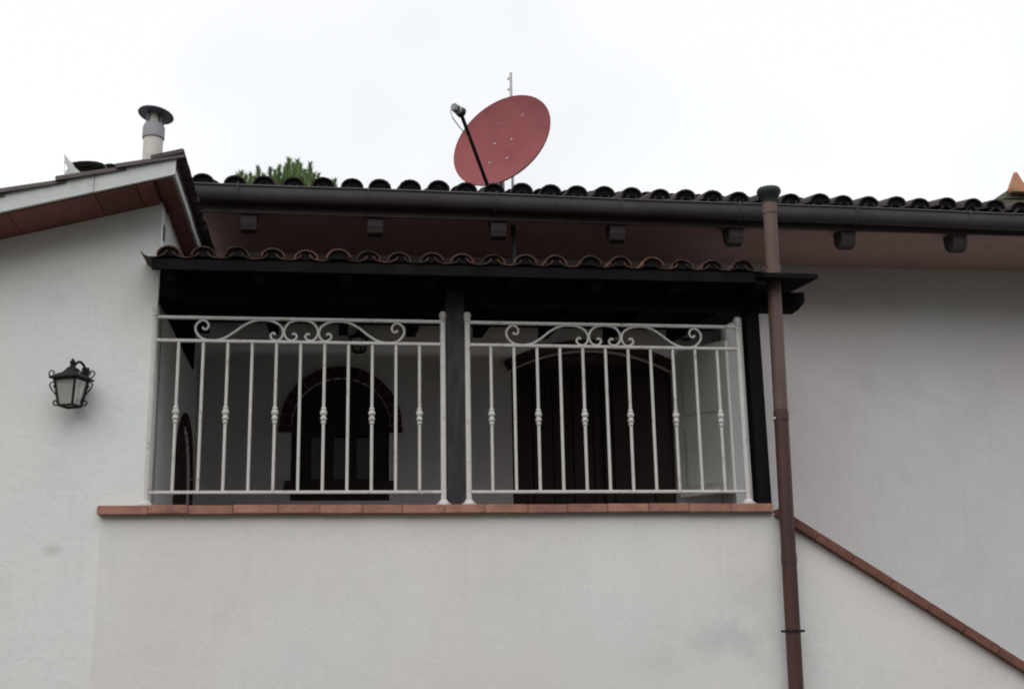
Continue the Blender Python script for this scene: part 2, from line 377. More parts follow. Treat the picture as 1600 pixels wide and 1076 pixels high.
# wide window: dark leaves, open white shutter on the right
win2 = bx('wide_window', (W2a+.003, W2b-.003, BY+0.070, BY+0.100, 2.505, W2c+.02), m_dwood, house)
for k in range(8):
    w = (W2b-W2a-.02)/8
    bx('plank', (W2a+.012+k*w, W2a+.004+(k+1)*w, BY+0.045+RNG.random()*.003, BY+0.068, 2.51, W2s-.02), m_dwood, win2, .003)
bx('mullion', (C2x+.08, C2x+.13, BY+0.020, BY+0.044, 2.51, W2s), m_dwood, win2, .004)
nb = 17; a_lo, a_hi = math.radians(90-ang-3), math.radians(90+ang+1)
for i in range(nb):
    a0 = a_lo+(a_hi-a_lo)*i/nb+.002; a1 = a_lo+(a_hi-a_lo)*(i+1)/nb-.002
    pts = [(C2x+rr*math.cos(a), C2z+rr*math.sin(a)) for rr, a in ((R2+.001, a0), (R2+.085, a0), (R2+.085, a1), (R2+.001, a1))]
    prism('brick', pts, 'y', BY-.018-RNG.random()*.006, BY+.10, m_brick, win2)
hx, hy = 2.775, BY-.02; ex, ey = 3.10, 1.88
L2 = math.hypot(ex-hx, ey-hy); S = Matrix.Translation((hx, hy, 0)) @ Matrix.Rotation(math.atan2(ey-hy, ex-hx), 4, 'Z')
sh = bx('shutter', (0, L2, -.018, .018, 2.765, 3.98), m_shut, win2, .004, S)
for z0, z1 in ((2.84, 3.31), (3.42, 3.90)):
    bx('shutter_panel', (.09, L2-.09, -.026, -.0185, z0, z1), m_shut, sh, .003, S)

# roof: slab, rafters, gutter, tiles
SLOPE = .30; TH = math.atan(SLOPE)
EY, EZ = .975, 4.775                                       # eave edge of the deck, top surface
def rz(y): return EZ + SLOPE*(y-EY)
XL, XR = -1.06, 7.3
YR = 4.8
roof = prism('roof', [(EY, EZ), (YR, rz(YR)), (YR+3, rz(YR)-.9), (YR+3, rz(YR)-1.0), (YR, rz(YR)-.10), (EY, EZ-.10)], 'x', XL, XR, m_psoff, house)
LOC[roof] = Matrix.Identity(4)
bx('fascia_board', (XL, XR, EY-.022, EY-.003, EZ-.165, EZ+.004), m_raft, roof)
SZ = 4.642
bx('soffit', (XL, XR, EY-.002, WY-.001, SZ, SZ+.03), m_psoff, roof)
for i in range(10):
    x = -.626+.888*i+(RNG.random()-.5)*.02
    pts = [(EY+.002, SZ-.001), (EY+.006, SZ-.09), (EY+.03, SZ-.135), (EY+.10, SZ-.145), (EY+.15, SZ-.10), (EY+.17, SZ-.001)]
    prism('bracket', pts, 'x', x-.055, x+.055, m_raft, roof)
def gz(x): return 4.765-.0055*x
GYc = EY-.082
bm = bmesh.new(); prof = []
for k in range(13):
    a = math.pi*k/12
    prof.append((-.060*math.cos(a), -.030-.074*math.sin(a)))
prof = [(-.070, .001), (-.068, .009), (-.058, .010), (-.0595, -.008)] + prof + [(.0595, .02)]
secs = []
xs = [XL+.01+(XR-XL-.02)*i/40 for i in range(41)]
for x in xs:
    dz = gz(x)+.003*math.sin(x*2.1)
    o_ = [bm.verts.new((x, GYc+y, dz+z)) for y, z in prof]
    i_ = [bm.verts.new((x, GYc+y*.94, dz+z*.94+.004)) for y, z in prof]
    secs.append(o_+i_[::-1])
for A, B in zip(secs, secs[1:]):
    n = len(A)
    for k in range(n): bm.faces.new((A[k], A[(k+1) % n], B[(k+1) % n], B[k]))
for A in (secs[0], secs[-1]): bm.faces.new(A)
gut = obj('gutter', bm, m_gut, house, True)
for i in range(9):
    x = -.70+.905*i
    bm = bmesh.new(); pr = []
    for k in range(9):
        a = math.pi*k/8*.93
        pr.append((x, GYc-.064*math.cos(a), gz(x)-.03-.079*math.sin(a)))
    tube(bm, [(x, GYc-.066, gz(x)+.022), (x, GYc-.066, gz(x)-.01)]+pr, .008, 4); obj('gutter_bracket', bm, m_gut, gut)
for x in (1.55, 3.95, 6.2):
    bm = bmesh.new()
    tube(bm, [(x, GYc-.062*math.cos(math.pi*k/12), gz(x)-.03-.076*math.sin(math.pi*k/12)) for k in range(13)], .006, 4)
    obj('gutter_joint', bm, m_gut, gut)

P = .2045
cov = [tile_mesh('roof_tile', .083, .068, .46, .85, th=.011, up=1, m=m_old, seed=s) for s in range(4)]
cov_e = [tile_mesh('roof_tile', .083, .068, .46, .85, th=.011, up=1, m=m_old, seed=s, plug=m_plug) for s in range(4)]
pan = [tile_mesh('roof_tile', .082, .096, .46, .6, up=-1, m=m_old, seed=s+9) for s in range(2)]
TILT = Matrix.Rotation(TH, 4, 'X')
field = []
n_col = 40
for c in range(n_col):
    x = -.938+P*c
    for rr in range(11):
        y = EY-.075+rr*.40
        jx, jz, ja, jy = (RNG.random()-.5)*.018, RNG.random()*.010, (RNG.random()-.5)*.13, (RNG.random()-.5)*.035
        mw = Matrix.Translation((x+jx, y+jy, rz(y)+.047+jz)) @ TILT @ Matrix.Rotation(ja, 4, 'Z') @ Matrix.Rotation(-.03, 4, 'X') @ Matrix.Rotation((RNG.random()-.5)*.14, 4, 'Y')
        pw = Matrix.Translation((x+P/2, y+.005, rz(y)+.064)) @ TILT @ Matrix.Rotation(-.02, 4, 'X')
        if rr < 1:
            link('roof_tile', cov_e[(c*7+rr) % 4], roof, mw); link('roof_tile', pan[c % 2], roof, pw)
        else:
            field.append((cov[(c*3+rr) % 4], mw)); field.append((pan[c % 2], pw))
join_field('tile_field', field, m_old, roof)
for k in range(20):
    link('ridge_tile', cov[0], roof, Matrix.Translation((XL+.3+k*.38, YR, rz(YR)+.09)) @ Matrix.Rotation(math.pi/2, 4, 'Z') @ Matrix.Scale(1.5, 4, (1, 0, 0)))

# ------------------------------------------------------------------ balcony parapet and stair
FLZ = 1.72
par = empty('balcony_parapet', (.7, .1, 0), 'low white rendered balcony wall capped with terracotta tiles', 'parapet')
link('wall', wall_mesh('wall', [(-1.335, 0), (2.76, 0), (2.76, 2.392), (-1.335, 2.392)], [], 'y', 0, .22, m_par), par)
bx('floor_slab', (-1.08, RXE-.003, .222, BY-.002, FLZ-.2, FLZ), m_floor, par)
x = -1.352; k = 0
widths = [.285, .225, .255, .26, .24, .25, .235, .25, .245, .26, .24, .25, .255, .255, .27, .262]
for w in widths:
    x1 = min(x+w, 2.70)
    dz, dy = (RNG.random()-.5)*.004, (RNG.random()-.5)*.005
    bm = bmesh.new(); box(bm, x+.0006, x1-.0006, -.052+dy, .26, 2.396+dz, 2.449+dz, bev=.005)
    o = obj('coping_tile', bm, m_cop, par, True); x = x1
bx('mortar_bed', (-1.34, 2.695, -.03, .24, 2.3925, 2.442), mat('coping_mortar', (.30, .24, .21), (.38, .31, .27), scale=20, rough=.95), par)

st = empty('stair_wall', (4.5, .1, 0), 'white rendered stair wall with terracotta coping sloping down beside the brown pipe', 'stair')
SL = -.633
def sz(xx): return 2.345+SL*(xx-2.856)
link('wall', wall_mesh('wall', [(2.762, 0), (6.4, 0), (6.4, max(sz(6.4)-.055, .05)), (2.762, sz(2.762)-.055)], [], 'y', .004, .22, m_par), st)
x = 2.735; dl = .27*math.cos(math.atan(SL))
while x < 5.9:
    x1 = x+dl*(1+(RNG.random()-.5)*.15); dz = (RNG.random()-.5)*.004; j = (RNG.random()-.5)*.004
    Q = Matrix.Translation((x, j, sz(x)+dz)) @ Matrix.Rotation(-math.atan(SL), 4, 'Y')
    bm = bmesh.new(); box(bm, .001, (x1-x)/math.cos(math.atan(SL))-.001, -.048, .25, -.056, 0, mtx=Q, bev=.004)
    obj('coping_tile', bm, m_scop, st, True); x = x1
for k in range(10):
    bx('step', (RXE+.002+k*.28, RXE+(k+1)*.28-.002, .222, WY-.003, 0.001, FLZ-.17*(k+1)), m_floor, st)

# ------------------------------------------------------------------ porch roof
porch = empty('porch_roof', (.8, .1, 2.45), 'dark timber porch roof with curved terracotta tiles over the balcony railing', 'porch roof')
PS = .10; PT = math.atan(PS); PY, PZ = -.245, 3.882; PXL, PXR = -1.075, 3.025
def pz(y): return PZ+PS*(y-PY)
deck = prism('deck', [(PY, PZ), (WY-.003, pz(WY)), (WY-.003, pz(WY)-.03), (PY, PZ-.03)], 'x', -1.068, PXR, m_wood, porch)
bx('fascia_board', (PXL-.012, 2.60, PY-.018, PY-.002, PZ-.075, PZ-.008), m_wood, porch, .003)
bx('beam', (-1.08, 3.0, .04, .17, 3.725, 3.842), m_wood, porch, .006)
pts = [(3.0, 3.845), (3.035, 3.845), (3.035, 3.79), (3.005, 3.745), (2.95, 3.722), (2.88, 3.715), (2.80, 3.7225), (2.80, 3.724), (3.0, 3.724)]
prism('beam_end', [(3.001, 3.843), (3.04, 3.843), (3.04, 3.785), (3.03, 3.765), (3.001, 3.735)], 'y', .042, .168, m_wood, porch)
for i in range(8):
    xx = -1.0+i*.522
    prism('rafter', [(PY+.03, PZ-.031), (WY-.004, pz(WY)-.031-.003), (WY-.004, pz(WY)-.12), (.10, pz(.10)-.115), (PY+.06, PZ-.09), (PY+.03, PZ-.07)], 'x', xx-.035, xx+.035, m_wood, porch)
bx('post', (.672, .79, .035, .15, 2.45, 3.80), m_post, porch, .006)
bx('post', (2.632, 2.722, .05, .15, 2.45, 3.726), m_wood, porch, .005)
bx('side_board', (-1.079, -1.069, .03, WY-.01, 3.70, 4.0), m_wood, porch)
P2 = .1945
pcov = [tile_mesh('porch_tile', .074, .06, .42, .80, th=.010, up=1, m=m_tile, seed=s+20) for s in range(4)]
pcov_e = [tile_mesh('porch_tile', .074, .06, .42, .80, th=.010, up=1, m=m_tile, seed=s+20, plug=m_plug) for s in range(4)]
ppan = [tile_mesh('porch_tile', .078, .092, .42, .50, th=.009, up=-1, m=m_tile, seed=s+29) for s in range(2)]
field = []
TP = Matrix.Rotation(PT, 4, 'X')
cxs = [-.99, -.792, -.592, -.393, -.194, 0, .184, .369, .556, .752, .941, 1.136, 1.328, 1.534, 1.733, 1.926, 2.132, 2.319, 2.512]
for c, x in enumerate(cxs):
    for rr in range(4):
        y = PY-.035+rr*.37
        jx, jz, ja, jy = (RNG.random()-.5)*.014, RNG.random()*.008, (RNG.random()-.5)*.12, (RNG.random()-.5)*.035
        mw = Matrix.Translation((x+jx, y+jy, pz(y)+.010+jz)) @ TP @ Matrix.Rotation(ja, 4, 'Z') @ Matrix.Rotation(-.03, 4, 'X') @ Matrix.Rotation((RNG.random()-.5)*.14, 4, 'Y')
        pw = Matrix.Translation((x+P2/2, y+.006, pz(y)+.040)) @ TP @ Matrix.Rotation(-.02, 4, 'X')
        if rr == 0:
            link('porch_tile', pcov_e[(c*7) % 4], porch, mw); link('porch_tile', ppan[c % 2], porch, pw)
        else:
            field.append((pcov[(c*3+rr) % 4], mw)); field.append((ppan[c % 2], pw))
join_field('tile_field', field, m_tile, porch)
# broken corner tile at the left end
link('porch_tile', ppan[0], porch, Matrix.Translation((-1.075, PY-.035, PZ+.034)) @ TP @ Matrix.Rotation(-.10, 4, 'Y'))

# ------------------------------------------------------------------ wing on the left
GY = .03; GX = -1.085                                      # front plane and right-hand corner
wing = empty('house_wing', (-2.4, GY, 0), 'bright white side wing with sloping tiled roof and terracotta soffit', 'house wing')
K = .277; RX, RZt = -.965, 4.478                           # verge corner: top of the white fascia
def wz(xx): return RZt+K*(xx-RX)                           # slope line of the fascia top
FT = .108                                                  # fascia height
fY0, fY1 = -.35, BY+.3
side_arch = [(1.26, FLZ), (2.10, FLZ)] + arc(1.68, 2.80, .42, 0, 180, 14)
link('wall', wall_mesh('wall', [(-5.2, 0), (GX, 0), (GX, wz(GX)-FT-.006), (-5.2, wz(-5.2)-FT-.006)], [], 'y', GY, GY+.25, m_wing), wing)
link('side_wall', wall_mesh('side_wall', [(GY+.251, 0), (BY-.002, 0), (BY-.002, wz(RX)-FT-.012), (GY+.251, wz(RX)-FT-.012)], [side_arch], 'x', GX-.2, GX, m_wing), wing)
sdoor = bx('arched_door', (GX-.05, GX-.02, 1.265, 2.095, FLZ+.01, 3.215), m_dwood, wing)
for i in range(15):
    a0 = math.pi*i/15+.010; a1 = math.pi*(i+1)/15-.010
    pts = [(1.68+rr*math.cos(a), 2.80+rr*math.sin(a)) for rr, a in ((.421, a0), (.51, a0), (.51, a1), (.421, a1))]
    prism('brick', pts, 'x', GX-.1, GX+.015+RNG.random()*.005, m_brick, sdoor)
for y0 in (1.17, 2.101):
    for k in range(16):
        bx('brick', (GX-.1, GX+.014+RNG.random()*.005, y0, y0+.088, FLZ+.005+k*.067, FLZ+.062+k*.067), m_brick, sdoor)
# roof slab with soffit pieces
wroof = prism('roof', [(-5.2, wz(-5.2)-.06), (RX-.02, wz(RX-.02)-.06), (RX-.02, wz(RX-.02)), (-5.2, wz(-5.2))], 'y', fY0+.03, fY1, m_fascia, wing)
LOC[wroof] = Matrix.Identity(4)
def px2x(px, Y=fY0):
    return atY(px, 300, Y).x
cuts = [-5.2, -4.6, -4.1, -3.6, -3.1, -2.6, px2x(-80), px2x(14), px2x(148), px2x(212), RX-.13]
for a, b in zip(cuts, cuts[1:]):
    t = RNG.random()*.006
    prism('soffit_panel', [(a+.003, wz(a)-FT-.012-t), (b-.003, wz(b)-FT-.012-t), (b-.003, wz(b)-.062), (a+.003, wz(a)-.062)], 'y', fY0+.026, GY-.001, m_soff, wroof)
fc = [-5.2, -4.2, -3.3, -2.6, px2x(-40), px2x(146), RX]
for a, b in zip(fc, fc[1:]):
    prism('fascia_board', [(a+.0015, wz(a)-FT), (b-.0015, wz(b)-FT), (b-.0015, wz(b)), (a+.0015, wz(a))], 'y', fY0-RNG.random()*.004, fY0+.024, m_fascia, wroof)
# right-hand verge, running back level
ys = [fY0+.026, .12, .52, .95, 1.28, fY1]
for a, b in zip(ys, ys[1:]):
    t = RNG.random()*.006
    bx('soffit_panel', (RX-.128, RX-.022, a+.003, b-.003, wz(RX)-FT-.018-t, wz(RX)-.075), m_soff, wroof)
    bx('verge_board', (RX-.02, RX+.002-t*.5, a+.002, b-.002, wz(RX)-FT-.004-t, wz(RX)-FT+.046-t), m_fascia, wroof)
    bx('verge_bedding', (RX-.02, RX-.004, a+.001, b-.001, wz(RX)-FT+.0465-t, wz(RX)-.004), m_wingtile, wroof)
wcov = [tile_mesh('verge_tile', .085, .07, .40, .62, up=1, m=m_wingtile, seed=s+40) for s in range(4)]
WT = Matrix.Rotation(-math.atan(K), 4, 'Y') @ Matrix.Rotation(-math.pi/2, 4, 'Z')
field = []
for j in range(9):
    y = fY0+.055+j*.19
    for i in range(13):
        x = RX-.335-.335*i
        mw = Matrix.Translation((x+(RNG.random()-.5)*.012*(j > 0), y, wz(x)+.001+.004*RNG.random())) @ WT @ Matrix.Rotation(-.045, 4, 'X')
        if j == 0 and i < 5: link('verge_tile', wcov[i % 4], wroof, mw)
        else: field.append((wcov[(i+j) % 4], mw))
join_field('tile_field', field, m_wingtile, wroof)
for k in range(5):
    y = fY0-.014+k*.60
    Q = Matrix.Translation((RX-.14, y, wz(RX-.14)+.004)) @ Matrix.Rotation(-math.atan(K), 4, 'Y') @ Matrix.Rotation(-.03, 4, 'X')
    bm = bmesh.new(); box(bm, 0, .205+(RNG.random()-.5)*.014, 0, .63, .006, .040, mtx=Q, bev=.006); obj('verge_tile', bm, m_wingtile, wroof)
for k, (za, zb_, xa_) in enumerate(((4.24, 2.6, -1.42),)):
    rg_ = random.Random(5); pts_ = []
    for q in range(26):
        pts_.append((xa_-.0012*q+(rg_.random()-.5)*.012, GY+.0005, za-(za-zb_)*q/25*.55))
    tb('hairline_crack', pts_, .0009, m_fascia, wing, 4, False)
# chipped render under the verge
bm = bmesh.new(); pts = []
for k in range(11):
    a = 2*math.pi*k/11; r = .045*(.7+.6*RNG.random())
    pts.append((.13+.7*r*math.cos(a), 4.16+1.5*r*math.sin(a)))
prism('chipped_render', pts, 'x', GX, GX+.006, m_moss, wing)

# flue on the wing roof
F0 = atY(238, 246, .25); fx = F0.x; zb = wz(fx)
def fz(py): return atY(240, py, .25).z
flue = empty('flue_pipe', (fx, .25, zb), 'cream flue pipe with grey disc cap standing on the wing roof', 'chimney')
lt('pipe', [(.062, zb-.02), (.062, fz(207))], (fx, .25, 0), m_flue, flue, 24)
lt('collar', [(.060, fz(218)), (.070, fz(217)), (.070, fz(200)), (.058, fz(194)), (.03, fz(194))], (fx, .25, 0), m_collar, flue, 24)
lt('throat', [(.036, fz(196)), (.036, fz(178))], (fx, .25, 0), m_flue, flue, 20)
for k in range(3):
    a = math.radians(-20+k*120)
    bx('strut', (fx+.05*math.cos(a)-.006, fx+.05*math.cos(a)+.006, .25+.05*math.sin(a)-.012, .25+.05*math.sin(a)+.012, fz(196), fz(176)), m_cowl, flue)
lt('cap', [(.03, -.004), (.112, -.004), (.115, .0), (.112, .006), (.06, .022), (0, .030)], (fx+.008, .25, fz(180)), m_cowl, flue, 30, Matrix.Rotation(math.radians(8), 4, 'Y') @ Matrix.Rotation(math.radians(-6), 4, 'X'))

# low vent with a curved tile on top, and the sheet metal offcut
v0 = atY(142, 272, .1)
rv = empty('roof_vent', (v0.x, .1, wz(v0.x)), 'squat roof vent covered by a curved tile behind the wing roof edge', 'roof vent')
bx('stub', (v0.x-.09, v0.x+.10, .02, .20, wz(v0.x)-.03, atY(142, 268, .1).z), m_wingtile, rv, .01)
link('cover_tile', tile_mesh('cover_tile', .12, .10, .36, .35, m=m_wingtile, seed=3), rv, Matrix.Translation((v0.x+.01, -.06, atY(142, 267, .0).z)))
link('cover_tile', tile_mesh('cover_tile', .055, .05, .3, .5, m=m_wingtile, seed=4), rv, Matrix.Translation((atY(174, 262, 0).x, -.02, atY(174, 264, .0).z)))
def fp(cx_, cy_): return atY(cx_/7.6875, 230+cy_/7.6875, fY0+.02)
Q = [fp(*q) for q in ((745, 395), (775, 330), (775, 85), (830, 155), (885, 215), (905, 250), (1000, 330), (985, 400))]
hole = [fp(*q) for q in ((779, 195), (779, 305), (828, 245))]
me = wall_mesh('metal_offcut', [(q.x, q.z) for q in Q], [[(q.x, q.z) for q in hole]], 'y', fY0+.015, fY0+.021, m_galv)
tag(link('metal_offcut', me), 'pointed grey sheet metal offcut with a hole on the wing roof edge', 'metal sheet')
tag(bpy.data.objects['metal_offcut'])

# ------------------------------------------------------------------ railings
RY = .04
def scroll(cx, s, name, parent):
    """S scroll of half a panel; s=+1 right half, -1 left half. Points traced in metres from the panel centre"""
    raw = [(228, 182), (236, 174), (246, 178), (252, 190), (240, 204), (215, 209), (195, 195), (187, 168), (203, 140), (245, 121), (300, 117), (345, 123), (395, 145), (440, 175),
           (490, 202), (545, 213), (595, 206), (628, 180), (635, 152), (620, 130), (598, 121), (577, 130), (569, 147), (578, 161), (592, 162), (599, 152)]
    P_ = [(cx+s*(u-94.5)/854, RY, 3.458+(211-v)/725) for u, v in raw]
    bm = bmesh.new(); tube(bm, smooth_path(P_, 5), .0072, 7); return obj(name, bm, m_white, parent, True)
def cscroll(cx, parent):
    h = [(-45, 182), (-37, 176), (-27, 180), (-22, 192), (-35, 205), (-58, 207), (-80, 192), (-88, 165), (-72, 135), (-45, 120), (0, 115)]
    raw = h + [(-u, v) for u, v in h[::-1][1:]]
    P_ = [(cx+u/854, RY, 3.458+(211-v)/725) for u, v in raw]
    bm = bmesh.new(); tube(bm, smooth_path(P_, 5), .0072, 7); obj('scroll', bm, m_white, parent, True)
def railing(xa, xb, label):
    t = empty('balcony_railing', ((xa+xb)/2, RY, 2.45), label, 'railing', 'white iron railings along the balcony')
    for px_ in (xa, xb):
        p = tb('post', [(px_, RY, 2.455), (px_, RY, 3.60)], .0175, m_white, t, 14)
        lt('finial', [(.012, 3.60), (.021, 3.605), (.022, 3.612), (.018, 3.62), (.024, 3.636), (.024, 3.648), (.016, 3.662), (0, 3.667)], (px_, RY, 0), m_white, p, 14)
        lt('base_flange', [(.045, 2.448), (.045, 2.462), (.03, 2.470), (.022, 2.485)], (px_, RY, 0), m_white, p, 16)
    for z, h in ((3.597, .0095), (3.452, .0095), (2.533, .0095)):
        bx('rail', (xa+.012, xb-.012, RY-.013, RY+.013, z-h, z+h), m_white, t, .003)
    n = 11; sp = (xb-xa)/12.0
    for k in range(n):
        x = xa+sp*(k+1)
        b_ = tb('baluster', [(x, RY, 2.541), (x, RY, 3.444)], .0100, m_white, t, 10)
        if k % 2 == 0:
            lt('knuckle', [(.0105, 2.945), (.015, 2.949), (.016, 2.957), (.012, 2.963), (.019, 2.972), (.0205, 2.980), (.015, 2.989), (.0135, 2.996), (.019, 3.003), (.0225, 3.014), (.019, 3.025), (.013, 3.031), (.0165, 3.037), (.015, 3.045), (.0105, 3.050)], (x, RY, 0), m_white, b_, 14)
    c = (xa+xb)/2
    scroll(c, 1, 'scroll', t); scroll(c, -1, 'scroll', t); cscroll(c, t)
    return t
railing(-1.094, .652, 'white iron railing with scrolls between the white side wing and the dark middle post')
railing(.806, 2.566, 'white iron railing with scrolls between the dark middle post and the brown pipe')

# ------------------------------------------------------------------ brown vent pipe
pp = empty('vent_pipe', (2.745, -.06, 0), 'tall brown vent pipe with dark mushroom cap in front of the eave', 'pipe')
PYc = -.085
def pxx(z): return 2.742+(z-1.4)*.0185
def seg(name, z0, z1, r, m): return tb(name, [(pxx(z0), PYc, z0), (pxx(z1), PYc, z1)], r, m, pp, 22)
seg('pipe_length', 0, 2.14, .0455, m_pipe); seg('pipe_length', 2.1405, 3.03, .0450, m_pipe)
seg('pipe_length', 3.0305, 4.0, .0447, m_pipe2); seg('pipe_length', 4.0005, 4.44, .0440, m_pipe2)
for z, m_ in ((2.12, m_pipe), (3.005, m_pipe), (3.965, m_pipe2), (4.38, m_pipe2)):
    seg('socket', z-.045, z+.012, .0480, m_)
for z in (1.675, 3.90):
    br = lt('pipe_bracket', [(.0475, -.008), (.051, -.008), (.051, .008), (.0475, .008)], (pxx(z), PYc, z), m_black, pp, 22)
    for s in (-1, 1): bx('bracket_ear', (pxx(z)+s*.062-.012, pxx(z)+s*.062+.012, PYc-.003, PYc+.003, z-.007, z+.007), m_black, br)
z = 3.0; lt('white_screw', [(0, 0), (.009, .001), (.009, .012), (0, .014)], (pxx(z)-.046, PYc-.02, z-.03), m_white, pp, 10, Matrix.Rotation(math.radians(-70), 4, 'Y'))
lt('cap', [(.044, -.02), (.046, .0), (.060, .025), (.076, .048), (.080, .066), (.072, .084), (.045, .094), (0, .097)], (pxx(4.44), PYc, 4.425), m_capd, pp, 26)

# ------------------------------------------------------------------ wall lanterns
def lantern(name, label, base, sc=1.0, rot=0, group=None):
    t = empty(name, base, label, 'lantern', group)
    T = Matrix.Translation(Vector(base)) @ Matrix.Rotation(rot, 4, 'Z') @ Matrix.Scale(sc, 4)
    # local frame: wall plane y=0, room towards -y; body centre at y=-.11
    def tube_o(n_, pts, r, m_, par_): return tb(n_, [T @ Vector(p) for p in pts], [r*sc]*len(pts) if not isinstance(r, list) else [q*sc for q in r], m_, par_, 7)
    cy = -.12; hb, ht, zb_, zt_ = .045, .068, 0.0, .155
    bm = bmesh.new()
    c4 = [(-1, -1), (1, -1), (1, 1), (-1, 1)]
    rotb = math.radians(-22)
    def cn(s, h, z):
        x, y = s[0]*h, s[1]*h
        return T @ Vector((x*math.cos(rotb)-y*math.sin(rotb), cy+x*math.sin(rotb)+y*math.cos(rotb), z))
    for s in c4: tube(bm, [cn(s, hb, zb_), cn(s, ht, zt_)], .0075*sc, 5)
    for h, z in ((hb, zb_), (ht, zt_)):
        for i in range(4): tube(bm, [cn(c4[i], h, z), cn(c4[(i+1) % 4], h, z)], .0075*sc, 5)
    obj('cage', bm, m_black, t)
    for i in range(4):
        bm = bmesh.new(); q = [cn(c4[i], hb*.93, zb_+.004), cn(c4[(i+1) % 4], hb*.93, zb_+.004), cn(c4[(i+1) % 4], ht*.93, zt_), cn(c4[i], ht*.93, zt_)]
        bm.faces.new([bm.verts.new(p) for p in q]); obj('pane', bm, m_lglass, t)
    bm = bmesh.new()                                        # hipped roof with brim
    rows = [(.09, zt_), (.092, zt_+.008), (.055, zt_+.034), (.028, zt_+.048), (.022, zt_+.072)]
    R_ = [[bm.verts.new(cn(s, h, z)) for s in c4] for h, z in rows]
    for A, B in zip(R_, R_[1:]):
        for i in range(4): bm.faces.new((A[i], A[(i+1) % 4], B[(i+1) % 4], B[i]))
    bm.faces.new(R_[0]); bm.faces.new(R_[-1]); obj('lantern_roof', bm, m_black, t)
    bm = bmesh.new(); lathe(bm, [(.012, zt_+.07), (.02, zt_+.078), (.012, zt_+.09), (.018, zt_+.105), (.006, zt_+.125), (0, zt_+.13)], (0, 0, 0), 10)
    for v in bm.verts: v.co = T @ (v.co+Vector((0, cy, 0)))
    obj('finial', bm, m_black, t, True)
    # arm back to the wall plate
    tube_o('arm', smooth_path([(0, cy, zt_+.075), (.03, cy+.03, zt_+.115), (.05, -.04, zt_+.10), (.055, -.012, zt_+.05)], 5), .008, m_black, t)
    bm = bmesh.new(); box(bm, .032, .075, -.014, -.001, zt_-.03, zt_+.10, bev=.004)
    for v in bm.verts: v.co = T @ v.co
    obj('wall_plate', bm, m_black, t)
    for s in (-1, 1):                                       # scrolls on the brim and down the sides
        def sp(pts): return smooth_path([(s*a, cy, b) for a, b in pts], 4)
        tube_o('scroll', sp([(.03, zt_+.065), (.09, zt_+.012), (.118, zt_+.018), (.128, zt_+.04), (.115, zt_+.055), (.1, zt_+.045), (.105, zt_+.033)]), .0042, m_black, t)
        tube_o('scroll', sp([(.10, zt_-.035), (.092, zt_-.045), (.088, zt_-.03), (.1, zt_-.012), (.118, zt_-.025), (.112, zt_-.05), (.075, .055), (.06, .03), (.066, .008), (.085, .004), (.094, .02), (.082, .032), (.074, .022)]), .0042, m_black, t)
    return t
lb = atY(109, 634, GY-.12)
lantern('wall_lantern', 'black wrought iron lantern with frosted panes on the bright wing wall', (lb.x, GY, lb.z), 1.0)
l2 = atY(560, 552, BY)
lantern('porch_lantern', 'small black lantern under the porch above the arched window', (l2.x, BY-.001, l2.z-.01), .72)
l3 = atY(1068, 532, BY)
lantern('porch_lantern', 'small black lantern under the porch beside the open white shutter', (l3.x, BY-.001, l3.z-.01), .6)

# conduit between the eave and the porch roof
cbx = atY(803, 380, 1.15)
tag(tb('conduit', [(cbx.x-.004, 1.15, SZ+.004), (cbx.x+.004, 1.15, 4.5), (cbx.x-.004, 1.15, 4.25), (cbx.x-.006, 1.15, pz(1.15)+.01)], .019, m_capd, None, 10),
    'dark conduit dropping from the brown eave soffit to the porch roof tiles', 'conduit')

# ------------------------------------------------------------------ satellite dish and mast
DC = atY(783, 218.5, 1.95); scale_m = (DC-CAM).dot(FW)/FPX   # metres per pixel at the dish
tocam = (CAM-DC).normalized(); b_up = (UP - tocam*UP.dot(tocam)).normalized(); b_rt = b_up.cross(tocam)
th = math.radians(39.7); tilt = math.radians(50.6)
maj = b_rt*math.cos(th)+b_up*math.sin(th); mino = -b_rt*math.sin(th)+b_up*math.cos(th)
nrm = tocam*math.cos(tilt)+mino*math.sin(tilt)              # where the dish looks
inp = mino*math.cos(tilt)-tocam*math.sin(tilt)              # in-plane partner of maj
RD = 85*scale_m
dish = empty('satellite_dish', (DC.x+.05, 2.1, rz(2.1)), 'red satellite dish with feed arm on the main roof', 'satellite dish')
DM = Matrix.Identity(4)
for i in range(3): DM[i][0], DM[i][1], DM[i][2], DM[i][3] = maj[i], inp[i], nrm[i], DC[i]
bm = bmesh.new(); prof = []
for k in range(11):
    r = RD*k/10; prof.append((r, .075*((r/RD)**2-1)))
prof += [(RD+.008, .004), (RD+.010, -.004), (RD+.004, -.014)]
for k in range(10, -1, -1):
    r = (RD-.006)*k/10; prof.append((r, .075*((r/RD)**2-1)-.012))
n = 48; rings = []
for r, z in prof:
    rings.append([bm.verts.new((r*math.cos(2*math.pi*k/n), r*math.sin(2*math.pi*k/n), z)) for k in range(n)] if r > 0 else [bm.verts.new((0, 0, z))])
for A, B in zip(rings, rings[1:]):
    for k in range(n):
        f = [A[k % len(A)], A[(k+1) % len(A)], B[(k+1) % len(B)], B[k % len(B)]]; f = [v for i, v in enumerate(f) if v not in f[:i]]
        bm.faces.new(f)
for v in bm.verts: v.co = DM @ v.co
obj('reflector', bm, m_dish, dish, True)
down = (maj*(-56/83)+inp*(-61/83)).normalized(); side = nrm.cross(down)
def bowl(u, v):                                            # point on the bowl: u along side, v along down (metres)
    r2 = (u*u+v*v)/RD**2; return DC+side*u+down*v+nrm*(.075*(r2-1)+.002)
